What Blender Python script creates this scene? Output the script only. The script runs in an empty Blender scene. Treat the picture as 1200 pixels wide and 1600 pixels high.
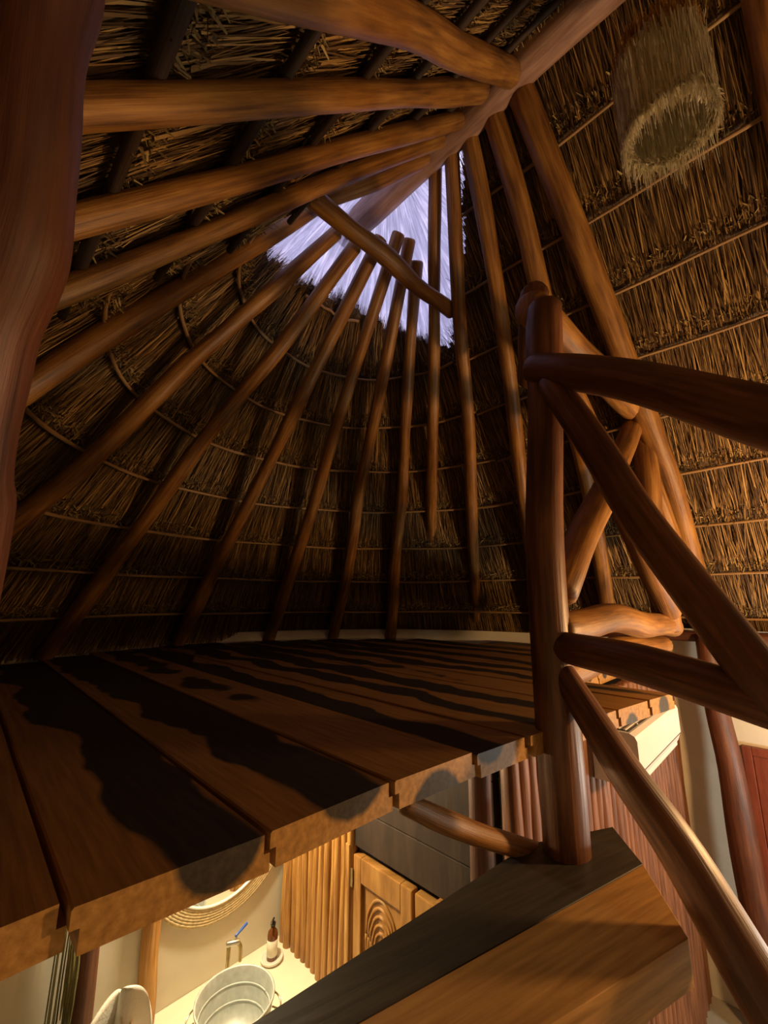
import bpy, math, random
import numpy as np
from mathutils import Vector, Matrix

random.seed(7)
rng = np.random.default_rng(7)
SC = bpy.context.scene
COL = SC.collection
ZO = 3.1                      # height of the camera above the ground floor; all z below are relative to it

# ------------------------------------------------------------------ camera, world, lights, exposure
cam_d = bpy.data.cameras.new('camera')
cam_d.sensor_fit = 'HORIZONTAL'
cam_d.sensor_width = 36.0
cam_d.lens = 36.0 * 650 / 1200
cam_d.clip_start = 0.02
cam = bpy.data.objects.new('camera', cam_d)
cam.location = (0, 0, ZO)
cam.rotation_euler = (math.radians(90 + 11.7), 0, math.radians(-45))
COL.objects.link(cam)
SC.camera = cam

world = bpy.data.worlds.new('dusk_sky')
SC.world = world
world.use_nodes = True
bg = world.node_tree.nodes['Background']
bg.inputs[0].default_value = (0.60, 0.55, 0.82, 1)
bg.inputs[1].default_value = 2.2

def point_light(name, loc, watts, color, size):
    l = bpy.data.lights.new(name, 'POINT')
    l.energy = watts
    l.color = color
    l.shadow_soft_size = size
    o = bpy.data.objects.new(name, l)
    o.location = (loc[0], loc[1], loc[2] + ZO)
    COL.objects.link(o)
    return o

point_light('room_lamp_offscreen', (3.05, -0.80, -0.30), 215, (1.0, 0.55, 0.22), 0.09)
point_light('bathroom_lamp', (1.28, 2.52, -0.74), 88, (1.0, 0.86, 0.55), 0.05)
point_light('entrance_lamp_offscreen', (3.9, -0.9, -1.5), 85, (0.96, 0.97, 0.88), 0.10)

vs = SC.view_settings
vs.view_transform = 'Standard'
vs.look = 'None'
vs.gamma = 1
vs.use_curve_mapping = False
vs.exposure = -0.1

# ------------------------------------------------------------------ materials
def new_mat(name):
    m = bpy.data.materials.new(name)
    m.use_nodes = True
    nt = m.node_tree
    return m, nt, nt.nodes['Principled BSDF']

def node(nt, t, **kw):
    n = nt.nodes.new(t)
    for k, v in kw.items():
        setattr(n, k, v)
    return n

def ramp(nt, fac, stops):
    r = node(nt, 'ShaderNodeValToRGB')
    e = r.color_ramp.elements
    while len(e) < len(stops):
        e.new(0.5)
    for i, (p, c) in enumerate(stops):
        e[i].position = p
        e[i].color = (*c, 1)
    nt.links.new(fac, r.inputs[0])
    return r.outputs[0]

def noise(nt, vec, scale, detail=4, rough=0.55):
    n = node(nt, 'ShaderNodeTexNoise')
    n.inputs['Scale'].default_value = scale
    n.inputs['Detail'].default_value = detail
    n.inputs['Roughness'].default_value = rough
    if vec is not None:
        nt.links.new(vec, n.inputs['Vector'])
    return n.outputs['Fac']

def mapped(nt, src, scale):
    tc = node(nt, 'ShaderNodeTexCoord')
    mp = node(nt, 'ShaderNodeMapping')
    mp.inputs['Scale'].default_value = scale
    nt.links.new(tc.outputs[src], mp.inputs[0])
    return mp.outputs[0]

def math_n(nt, op, a, b=None):
    n = node(nt, 'ShaderNodeMath', operation=op)
    for i, v in enumerate((a, b)):
        if v is None:
            continue
        if isinstance(v, (int, float)):
            n.inputs[i].default_value = v
        else:
            nt.links.new(v, n.inputs[i])
    return n.outputs[0]

def bump(nt, b, h, strength=0.4, dist=0.01):
    n = node(nt, 'ShaderNodeBump')
    n.inputs['Strength'].default_value = strength
    n.inputs['Distance'].default_value = dist
    nt.links.new(h, n.inputs['Height'])
    nt.links.new(n.outputs[0], b.inputs['Normal'])

def simple(name, col, rough=0.6, metal=0.0, var=0.15, scale=12, bs=0.1):
    m, nt, b = new_mat(name)
    v = mapped(nt, 'Object', (1, 1, 1))
    f = noise(nt, v, scale)
    lo = tuple(c * (1 - var) for c in col)
    hi = tuple(min(1, c * (1 + var)) for c in col)
    nt.links.new(ramp(nt, f, [(0.3, lo), (0.7, hi)]), b.inputs['Base Color'])
    b.inputs['Roughness'].default_value = rough
    b.inputs['Metallic'].default_value = metal
    if bs:
        bump(nt, b, f, bs, 0.004)
    return m

def log_mat(name, dark, mid, light, rough=0.42):
    """varnished peeled log: grain along the length (uv.y is metres along the log)"""
    m, nt, b = new_mat(name)
    uv = mapped(nt, 'UV', (9, 1.6, 1))
    g = noise(nt, uv, 1.6, 6, 0.6)
    uv2 = mapped(nt, 'UV', (1.5, 1.4, 1))
    p = noise(nt, uv2, 1.5, 3)
    s = math_n(nt, 'ADD', math_n(nt, 'MULTIPLY', g, 0.6), math_n(nt, 'MULTIPLY', p, 0.4))
    nt.links.new(ramp(nt, s, [(0.37, dark), (0.5, mid), (0.64, light)]), b.inputs['Base Color'])
    b.inputs['Roughness'].default_value = rough
    uv3 = mapped(nt, 'UV', (26, 2.4, 1))
    bump(nt, b, noise(nt, uv3, 1.5, 5), 0.35, 0.006)
    return m

def heart_mat():
    """slab cut from a log: pale sapwood round a dark heartwood core that runs along local y.
    heart_x / heart_z / heart_r / heart_g are set per board."""
    m, nt, b = new_mat('heartwood_board')
    tc = node(nt, 'ShaderNodeTexCoord')
    sx = node(nt, 'ShaderNodeSeparateXYZ')
    nt.links.new(tc.outputs['Object'], sx.inputs[0])
    at = {}
    for k in ('heart_x', 'heart_z', 'heart_r', 'heart_g', 'heart_s'):
        a = node(nt, 'ShaderNodeAttribute', attribute_type='OBJECT', attribute_name=k)
        at[k] = a.outputs['Fac']
    cv = node(nt, 'ShaderNodeCombineXYZ')
    nt.links.new(at['heart_s'], cv.inputs[0])
    nt.links.new(math_n(nt, 'MULTIPLY', sx.outputs[1], 1.9), cv.inputs[1])
    wob = noise(nt, cv.outputs[0], 1.4, 3, 0.5)
    cv2 = node(nt, 'ShaderNodeCombineXYZ')
    nt.links.new(math_n(nt, 'ADD', at['heart_s'], 5.3), cv2.inputs[0])
    nt.links.new(math_n(nt, 'MULTIPLY', sx.outputs[1], 1.3), cv2.inputs[1])
    wob2 = noise(nt, cv2.outputs[0], 1.2, 2, 0.5)
    fy = math_n(nt, 'MINIMUM', math_n(nt, 'MULTIPLY', sx.outputs[1], 2.0), 1.0)   # wobble starts away from the cut end
    hx = math_n(nt, 'ADD', at['heart_x'], math_n(nt, 'MULTIPLY', fy, math_n(nt, 'MULTIPLY', math_n(nt, 'SUBTRACT', wob2, 0.5), 0.35)))
    dx = math_n(nt, 'SUBTRACT', sx.outputs[0], hx)
    dz = math_n(nt, 'SUBTRACT', sx.outputs[2], at['heart_z'])
    r = math_n(nt, 'SQRT', math_n(nt, 'ADD', math_n(nt, 'MULTIPLY', dx, dx), math_n(nt, 'MULTIPLY', dz, dz)))
    fine = noise(nt, mapped(nt, 'Object', (10, 2.2, 10)), 2.2, 4)
    lim = math_n(nt, 'ADD', at['heart_r'], math_n(nt, 'MULTIPLY', at['heart_g'], sx.outputs[1]))
    lim = math_n(nt, 'ADD', lim, math_n(nt, 'MULTIPLY', fy, math_n(nt, 'MULTIPLY', math_n(nt, 'SUBTRACT', wob, 0.5), 0.16)))
    lim = math_n(nt, 'ADD', lim, math_n(nt, 'MULTIPLY', math_n(nt, 'SUBTRACT', fine, 0.5), 0.014))
    df = math_n(nt, 'SUBTRACT', lim, r)
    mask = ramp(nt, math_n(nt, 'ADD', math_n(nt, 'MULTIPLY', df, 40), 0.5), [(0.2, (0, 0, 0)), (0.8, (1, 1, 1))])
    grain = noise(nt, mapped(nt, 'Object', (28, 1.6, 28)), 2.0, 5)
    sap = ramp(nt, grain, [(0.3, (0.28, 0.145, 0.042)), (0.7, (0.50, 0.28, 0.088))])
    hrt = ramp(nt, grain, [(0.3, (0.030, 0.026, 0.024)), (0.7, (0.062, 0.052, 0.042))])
    mx = node(nt, 'ShaderNodeMix', data_type='RGBA')
    nt.links.new(mask, mx.inputs[0])
    nt.links.new(sap, mx.inputs[6])
    nt.links.new(hrt, mx.inputs[7])
    nt.links.new(mx.outputs[2], b.inputs['Base Color'])
    b.inputs['Roughness'].default_value = 0.5
    bump(nt, b, grain, 0.2, 0.003)
    return m

def straw_mat(name, dark, mid, light, uvscale=None, trans=0.0):
    m, nt, b = new_mat(name)
    if uvscale is None:
        g = node(nt, 'ShaderNodeNewGeometry')
        f = g.outputs['Random Per Island']
    else:
        f = noise(nt, mapped(nt, 'UV', uvscale), 1.0, 5, 0.65)
        bump(nt, b, f, 0.8, 0.02)
    nt.links.new(ramp(nt, f, [(0.05, dark), (0.5, mid), (0.97, light)]), b.inputs['Base Color'])
    b.inputs['Roughness'].default_value = 0.75
    if trans:
        tr = node(nt, 'ShaderNodeBsdfTranslucent')
        nt.links.new(b.inputs['Base Color'].links[0].from_socket, tr.inputs[0])
        mx = node(nt, 'ShaderNodeMixShader')
        mx.inputs[0].default_value = trans
        nt.links.new(b.outputs[0], mx.inputs[1])
        nt.links.new(tr.outputs[0], mx.inputs[2])
        nt.links.new(mx.outputs[0], nt.nodes['Material Output'].inputs[0])
    return m

M = {}
M['log'] = log_mat('varnished_log', (0.10, 0.040, 0.010), (0.24, 0.105, 0.022), (0.40, 0.20, 0.045), 0.5)
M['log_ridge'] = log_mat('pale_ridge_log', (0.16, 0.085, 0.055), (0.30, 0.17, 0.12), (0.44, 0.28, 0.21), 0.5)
M['log_dark'] = log_mat('dark_stained_log', (0.050, 0.016, 0.008), (0.095, 0.030, 0.013), (0.16, 0.055, 0.022), 0.52)
M['log_rail'] = log_mat('rail_log', (0.055, 0.018, 0.009), (0.125, 0.046, 0.018), (0.24, 0.10, 0.04), 0.42)
M['pole'] = log_mat('honey_pole', (0.22, 0.085, 0.018), (0.42, 0.20, 0.045), (0.60, 0.34, 0.10), 0.45)
M['pole_dark'] = log_mat('brown_pole', (0.09, 0.035, 0.018), (0.20, 0.080, 0.036), (0.30, 0.135, 0.06), 0.5)
M['heart'] = heart_mat()
M['heart'].node_tree.nodes['Principled BSDF'].inputs['Specular IOR Level'].default_value = 0.2
M['thatch'] = straw_mat('thatch_mass', (0.022, 0.012, 0.005), (0.075, 0.042, 0.016), (0.17, 0.105, 0.042), (70, 3.2, 1))
M['straw'] = straw_mat('dry_straw', (0.045, 0.021, 0.006), (0.15, 0.080, 0.023), (0.42, 0.255, 0.08))
M['butt'] = straw_mat('cut_straw_ends', (0.05, 0.032, 0.010), (0.16, 0.105, 0.035), (0.40, 0.29, 0.11))
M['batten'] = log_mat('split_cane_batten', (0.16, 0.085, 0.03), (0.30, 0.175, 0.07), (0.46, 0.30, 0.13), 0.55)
M['batten_dark'] = log_mat('dark_batten', (0.014, 0.008, 0.005), (0.03, 0.016, 0.009), (0.055, 0.03, 0.015), 0.6)  # darker tone, used for the battens of the left slope
M['plaster'] = simple('cream_plaster', (0.66, 0.62, 0.50), 0.85, 0, 0.05, 6, 0.15)
M['concrete'] = simple('polished_concrete', (0.30, 0.28, 0.22), 0.5, 0, 0.15, 4, 0.05)
M['counter'] = simple('polished_cement_counter', (0.82, 0.76, 0.60), 0.45, 0, 0.04, 5, 0.05)
M['zinc'] = simple('galvanised_zinc', (0.50, 0.53, 0.50), 0.5, 0.25, 0.14, 30, 0.05)
M['brass'] = simple('aged_brass', (0.48, 0.38, 0.20), 0.35, 0.9, 0.15, 30, 0)
M['chrome'] = simple('brushed_steel', (0.62, 0.60, 0.54), 0.3, 0.95, 0.05, 30, 0)
M['blue'] = simple('blue_vinyl', (0.03, 0.10, 0.45), 0.4, 0, 0.05, 30, 0)
M['amber'] = simple('amber_glass', (0.14, 0.045, 0.012), 0.12, 0, 0.1, 10, 0)
M['label'] = simple('paper_label', (0.72, 0.68, 0.55), 0.7, 0, 0.04, 30, 0)
M['black'] = simple('black_plastic', (0.02, 0.02, 0.02), 0.4, 0, 0.1, 30, 0)
M['white'] = simple('white_glazed', (0.80, 0.78, 0.70), 0.3, 0, 0.03, 10, 0)
M['ac'] = simple('white_appliance_plastic', (0.74, 0.75, 0.77), 0.25, 0, 0.02, 10, 0)
M['towel'] = simple('white_terry', (0.80, 0.78, 0.70), 0.95, 0, 0.05, 90, 0.5)
M['rope'] = simple('natural_rope', (0.62, 0.50, 0.28), 0.85, 0, 0.2, 60, 0.4)
M['door_wood'] = log_mat('carved_door_wood', (0.20, 0.085, 0.02), (0.38, 0.18, 0.045), (0.50, 0.27, 0.08), 0.4)
M['door_red'] = log_mat('red_stained_door', (0.11, 0.022, 0.010), (0.17, 0.036, 0.016), (0.22, 0.052, 0.022), 0.45)
M['dark_board'] = log_mat('dark_header_board', (0.020, 0.011, 0.008), (0.038, 0.020, 0.013), (0.06, 0.034, 0.022), 0.6)
M['stem'] = log_mat('dried_green_stem', (0.06, 0.055, 0.018), (0.12, 0.115, 0.035), (0.22, 0.19, 0.07), 0.7)
M['yellow'] = simple('yellow_petal', (0.75, 0.42, 0.03), 0.6, 0, 0.1, 30, 0)
M['grass'] = straw_mat('bleached_grass', (0.48, 0.41, 0.24), (0.70, 0.64, 0.45), (0.86, 0.82, 0.66), None, 0.25)
M['grass_tan'] = straw_mat('tan_grass', (0.34, 0.16, 0.035), (0.52, 0.28, 0.07), (0.66, 0.42, 0.13), None, 0.5)
M['grass_mass'] = straw_mat('bleached_grass_mass', (0.44, 0.38, 0.22), (0.66, 0.60, 0.42), (0.82, 0.78, 0.62), (60, 4, 1), 0.35)

m, nt, b = new_mat('mirror_glass')
b.inputs['Base Color'].default_value = (0.85, 0.85, 0.82, 1)
b.inputs['Metallic'].default_value = 1
b.inputs['Roughness'].default_value = 0.03
M['mirror'] = m
# crumpled translucent sheet over the gap at the ridge end
m, nt, b = new_mat('milky_plastic_sheet')
tr = node(nt, 'ShaderNodeBsdfTranslucent')
tp = node(nt, 'ShaderNodeBsdfTransparent')
mx1 = node(nt, 'ShaderNodeMixShader')
mx2 = node(nt, 'ShaderNodeMixShader')
f = noise(nt, mapped(nt, 'UV', (26, 3, 1)), 1.0, 5, 0.7)
f2 = noise(nt, mapped(nt, 'UV', (5, 4, 1)), 1.0, 4, 0.6)
nt.links.new(ramp(nt, math_n(nt, 'ADD', math_n(nt, 'MULTIPLY', f, 0.6), math_n(nt, 'MULTIPLY', f2, 0.4)),
                  [(0.36, (0.05, 0.06, 0.09)), (0.49, (0.28, 0.29, 0.36)), (0.62, (0.84, 0.81, 0.84))]), tr.inputs[0])
mx1.inputs[0].default_value = 0.22
nt.links.new(tr.outputs[0], mx1.inputs[1])
nt.links.new(tp.outputs[0], mx1.inputs[2])
mx2.inputs[0].default_value = 0.12
nt.links.new(mx1.outputs[0], mx2.inputs[1])
nt.links.new(b.outputs[0], mx2.inputs[2])
b.inputs['Base Color'].default_value = (0.8, 0.8, 0.85, 1)
b.inputs['Roughness'].default_value = 0.25
nt.links.new(mx2.outputs[0], nt.nodes['Material Output'].inputs[0])
M['sheet'] = m

# ------------------------------------------------------------------ object helpers
def tag(o, label=None, cat=None, group=None, kind=None):
    if label: o['label'] = label
    if cat: o['category'] = cat
    if group: o['group'] = group
    if kind: o['kind'] = kind
    return o

def mesh_obj(name, verts, faces, mat, parent=None, uvs=None, smooth=False, origin=None):
    """verts in camera-relative metres; origin defaults to the centre of the bounds"""
    v = np.asarray(verts, dtype=float).reshape(-1, 3)
    if origin is None:
        origin = (v.min(0) + v.max(0)) / 2
    origin = np.asarray(origin, dtype=float)
    me = bpy.data.meshes.new(name)
    me.from_pydata((v - origin).tolist(), [], faces)
    if uvs is not None:
        layer = me.uv_layers.new(name='UVMap')
        idx = np.empty(len(me.loops), dtype=np.int32)
        me.loops.foreach_get('vertex_index', idx)
        layer.data.foreach_set('uv', np.asarray(uvs, dtype=np.float32)[idx].ravel())
    if smooth:
        me.polygons.foreach_set('use_smooth', [True] * len(me.polygons))
    me.materials.append(mat)
    o = bpy.data.objects.new(name, me)
    COL.objects.link(o)
    o.location = (origin[0], origin[1], origin[2] + ZO)
    if parent is not None:
        set_parent(o, parent)
    return o

def set_parent(o, parent):
    w = world_loc(parent)
    o.parent = parent
    o.location = Vector(o.location) - w

def world_loc(o):
    l = Vector(o.location)
    p = o.parent
    while p is not None:
        l = l + Vector(p.location)
        p = p.parent
    return l

def empty(name, loc, label=None, cat=None, group=None, kind=None, parent=None):
    o = bpy.data.objects.new(name, None)
    o.empty_display_size = 0.1
    COL.objects.link(o)
    o.location = (loc[0], loc[1], loc[2] + ZO)
    if parent is not None:
        set_parent(o, parent)
    return tag(o, label, cat, group, kind)

def catmull(pts, n):
    P = [np.asarray(p, float) for p in pts]
    P = [2 * P[0] - P[1]] + P + [2 * P[-1] - P[-2]]
    out = []
    for i in range(1, len(P) - 2):
        for k in range(n):
            t = k / n
            a, b_, c, d = P[i - 1], P[i], P[i + 1], P[i + 2]
            out.append(0.5 * (2 * b_ + (c - a) * t + (2 * a - 5 * b_ + 4 * c - d) * t * t + (3 * b_ - a - 3 * c + d) * t ** 3))
    out.append(P[-2])
    return np.array(out)

def tube_data(path, rad, sides, round_end=True, knots=0.0, seed=0):
    r_ = random.Random(seed)
    path = np.asarray(path, float)
    n = len(path)
    rad = np.full(n, rad, float) if np.isscalar(rad) else np.asarray(rad, float)
    if knots:
        s = np.linspace(0, 1, n) * np.linalg.norm(path[-1] - path[0])
        for _ in range(4):
            rad = rad * (1 + knots * r_.uniform(0.3, 1) * np.sin(s * r_.uniform(2, 9) + r_.uniform(0, 6.28)))
    if round_end:
        d0 = path[0] - path[1]; d0 /= np.linalg.norm(d0)
        d1 = path[-1] - path[-2]; d1 /= np.linalg.norm(d1)
        e = rad[0] * 0.35; e1 = rad[-1] * 0.35
        path = np.vstack([path[0] + d0 * e, path[0] + d0 * e * 0.75, path, path[-1] + d1 * e1 * 0.75, path[-1] + d1 * e1])
        rad = np.concatenate([[rad[0] * 0.55, rad[0] * 0.85], rad, [rad[-1] * 0.85, rad[-1] * 0.55]])
        n = len(path)
    tan = np.gradient(path, axis=0)
    tan /= np.linalg.norm(tan, axis=1)[:, None]
    up = np.array([0, 0, 1.0]) if abs(tan[0][2]) < 0.9 else np.array([1.0, 0, 0])
    verts, uvs, faces = [], [], []
    ph = [r_.uniform(0, 6.28) for _ in range(3)]
    ln = 0.0
    uo = r_.uniform(0, 40)
    for i in range(n):
        a = np.cross(up, tan[i]); a /= np.linalg.norm(a)
        b_ = np.cross(tan[i], a); up = b_
        if i:
            ln += np.linalg.norm(path[i] - path[i - 1])
        for k in range(sides):
            t = 2 * math.pi * k / sides
            w = 1 + (knots * 0.9 * math.sin(2 * t + ph[0] + ln * 1.3) + knots * 0.6 * math.sin(3 * t + ph[1] - ln * 2.1) if knots else 0)
            verts.append(path[i] + rad[i] * w * (a * math.cos(t) + b_ * math.sin(t)))
            uvs.append((uo + 1.2 * abs(k / sides - 0.5), uo + ln))
    for i in range(n - 1):
        for k in range(sides):
            k2 = (k + 1) % sides
            faces.append((i * sides + k, i * sides + k2, (i + 1) * sides + k2, (i + 1) * sides + k))
    faces.append(tuple(range(sides - 1, -1, -1)))
    faces.append(tuple((n - 1) * sides + k for k in range(sides)))
    return verts, faces, uvs

def log(name, pts, r, mat, parent=None, sides=14, steps=7, wob=0.012, knots=0.035, seed=None, **tags):
    """a peeled log following pts; r a number or one radius per point"""
    if seed is None:
        seed = random.randint(0, 99999)
    rr = random.Random(seed)
    path = catmull(pts, steps)
    n = len(path)
    if np.isscalar(r):
        rad = np.full(n, r)
    else:
        rad = np.interp(np.linspace(0, len(pts) - 1, n), np.arange(len(pts)), r)
    if wob:
        s = np.linspace(0, 1, n)
        env = np.sin(np.pi * s)
        for ax in range(3):
            path[:, ax] += wob * env * (np.sin(s * rr.uniform(4, 9) + rr.uniform(0, 6)) + 0.6 * np.sin(s * rr.uniform(9, 16) + rr.uniform(0, 6)))
    v, f, u = tube_data(path, rad, sides, True, knots, seed)
    o = mesh_obj(name, v, f, mat, parent, u, True)
    if tags:
        tag(o, **tags)
    return o

def merge(parts):
    V, F, U = [], [], []
    for v, f, u in parts:
        o = len(V)
        V += list(v); U += list(u)
        F += [tuple(i + o for i in q) for q in f]
    return V, F, U

def box_data(x0, x1, y0, y1, z0, z1, bev=0.0):
    if bev <= 0:
        v = [(x, y, z) for x in (x0, x1) for y in (y0, y1) for z in (z0, z1)]
        f = [(0, 1, 3, 2), (4, 6, 7, 5), (0, 4, 5, 1), (2, 3, 7, 6), (0, 2, 6, 4), (1, 5, 7, 3)]
        u = [(p[0] + p[1], p[2]) for p in v]
        return v, f, u
    import bmesh
    bm = bmesh.new()
    bmesh.ops.create_cube(bm, size=1)
    for q in bm.verts:
        q.co = ((x0 + x1) / 2 + q.co.x * (x1 - x0), (y0 + y1) / 2 + q.co.y * (y1 - y0), (z0 + z1) / 2 + q.co.z * (z1 - z0))
    bmesh.ops.bevel(bm, geom=bm.edges[:], offset=bev, segments=2, affect='EDGES', profile=0.6)
    bm.verts.index_update()
    v = [tuple(q.co) for q in bm.verts]
    f = [tuple(q.index for q in fc.verts) for fc in bm.faces]
    bm.free()
    return v, f, [(p[0] + p[1], p[2]) for p in v]

def box(name, x0, x1, y0, y1, z0, z1, mat, parent=None, bev=0.0, **tags):
    v, f, u = box_data(x0, x1, y0, y1, z0, z1, bev)
    o = mesh_obj(name, v, f, mat, parent, u)
    if tags:
        tag(o, **tags)
    return o

def lathe_data(c, prof, n=40, wob=None):
    v, f, u = [], [], []
    for i, (r, z) in enumerate(prof):
        for k in range(n):
            t = 2 * math.pi * k / n
            v.append((c[0] + r * math.cos(t), c[1] + r * math.sin(t), c[2] + z)); u.append((k / n * 2, z))
    for i in range(len(prof) - 1):
        for k in range(n):
            k2 = (k + 1) % n
            f.append((i * n + k, i * n + k2, (i + 1) * n + k2, (i + 1) * n + k))
    return v, f, u

def lathe(name, c, prof, mat, parent=None, n=40, **tags):
    v, f, u = lathe_data(c, prof, n)
    o = mesh_obj(name, v, f, mat, parent, u, True)
    if tags:
        tag(o, **tags)
    return o

def blades(name, P0, P1, W, side, mat, parent=None, bend=None):
    """many thin strips from P0 to P1 (arrays), width W, side vectors; one joined mesh"""
    n = len(P0)
    P0 = np.asarray(P0); P1 = np.asarray(P1); W = np.asarray(W)[:, None]
    mid = (P0 + P1) / 2 + (bend if bend is not None else 0)
    v = np.empty((n, 6, 3))
    v[:, 0] = P0 - side * W; v[:, 1] = P0 + side * W
    v[:, 2] = mid - side * W * 0.9; v[:, 3] = mid + side * W * 0.9
    v[:, 4] = P1 - side * W * 0.45; v[:, 5] = P1 + side * W * 0.45
    b6 = (np.arange(n) * 6)[:, None, None]
    f = (np.array([[0, 1, 3, 2], [2, 3, 5, 4]])[None] + b6).reshape(-1, 4)
    v = v.reshape(-1, 3)
    org = (v.min(0) + v.max(0)) / 2
    me = bpy.data.meshes.new(name)
    nv, nf = len(v), len(f)
    me.vertices.add(nv)
    me.vertices.foreach_set('co', (v - org).ravel())
    me.loops.add(nf * 4)
    me.loops.foreach_set('vertex_index', f.ravel().astype(np.int32))
    me.polygons.add(nf)
    me.polygons.foreach_set('loop_start', np.arange(nf, dtype=np.int32) * 4)
    me.polygons.foreach_set('loop_total', np.full(nf, 4, dtype=np.int32))
    me.update(calc_edges=True)
    me.validate()
    me.materials.append(mat)
    o = bpy.data.objects.new(name, me)
    COL.objects.link(o)
    o.location = (org[0], org[1], org[2] + ZO)
    if parent is not None:
        set_parent(o, parent)
    tag(o, kind='stuff')
    return o

# ------------------------------------------------------------------ roof geometry
D0, U0, H, K = 1.83, 1.90, 3.0, 3.5 / 3
LL = math.hypot(1, K)
THETA0, THETA1 = math.radians(-90), math.radians(90)

def surf(kind, a, r, off):
    """points of the roof underside; off > 0 moves into the room"""
    a = np.asarray(a, float); r = np.asarray(r, float); off = np.asarray(off, float)
    if kind == 'cone':
        sx, sy = np.sin(a), np.cos(a)
        x = D0 + r * sx; y = U0 + r * sy
        nx, ny = -K * sx / LL, -K * sy / LL
    else:
        s = 1 if kind == 'right' else -1
        x = D0 + s * r; y = a + 0 * r
        nx, ny = -s * K / LL + 0 * a, 0 * a
    z = H - K * r
    return np.stack([x + nx * off, y + ny * off, z - off / LL + 0 * a], -1)

HT = np.radians([-90, -75, -38, -6, 23, 47, 64, 76, 90])
HR = np.array([0.80, 0.75, 0.58, 0.50, 0.52, 0.585, 0.65, 0.74, 0.83])
def hole_r(kind, a):
    """slope radius below which the thatch is missing (the gap at the ridge end)"""
    a = np.asarray(a, float)
    if kind == 'cone':
        return np.interp(a, HT, HR) + 0.02 * np.sin(a * 23) + 0.012 * np.sin(a * 61)
    if kind == 'right':
        return np.interp(a, [1.20, 1.36, 1.48, 1.9], [0.0, 0.25, 0.42, 0.83]) + 0.015 * np.sin(a * 40)
    return np.interp(a, [1.30, 1.50, 1.9], [0.0, 0.55, 0.80]) + 0.015 * np.sin(a * 40)

COURSES = {'right': [0.29 + 0.308 * i for i in range(9)],
           'left': [0.16 + 0.302 * i for i in range(10)],
           'cone': [0.26 + 0.312 * i for i in range(9)]}
RANGE = {'right': (-3.3, U0), 'left': (-3.3, U0), 'cone': (THETA0, THETA1)}
RMAX = 3.14
TH_OFF = -0.105               # thatch lies outside the rafter centres

ceiling = empty('ceiling', (D0, 0.0, 2.9), kind='structure')
tag(ceiling, label='thatched roof of dry straw held on rows of cane battens')

def in_view(kind, a):
    return (a > -0.75) if kind != 'cone' else (a > -9)

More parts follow.
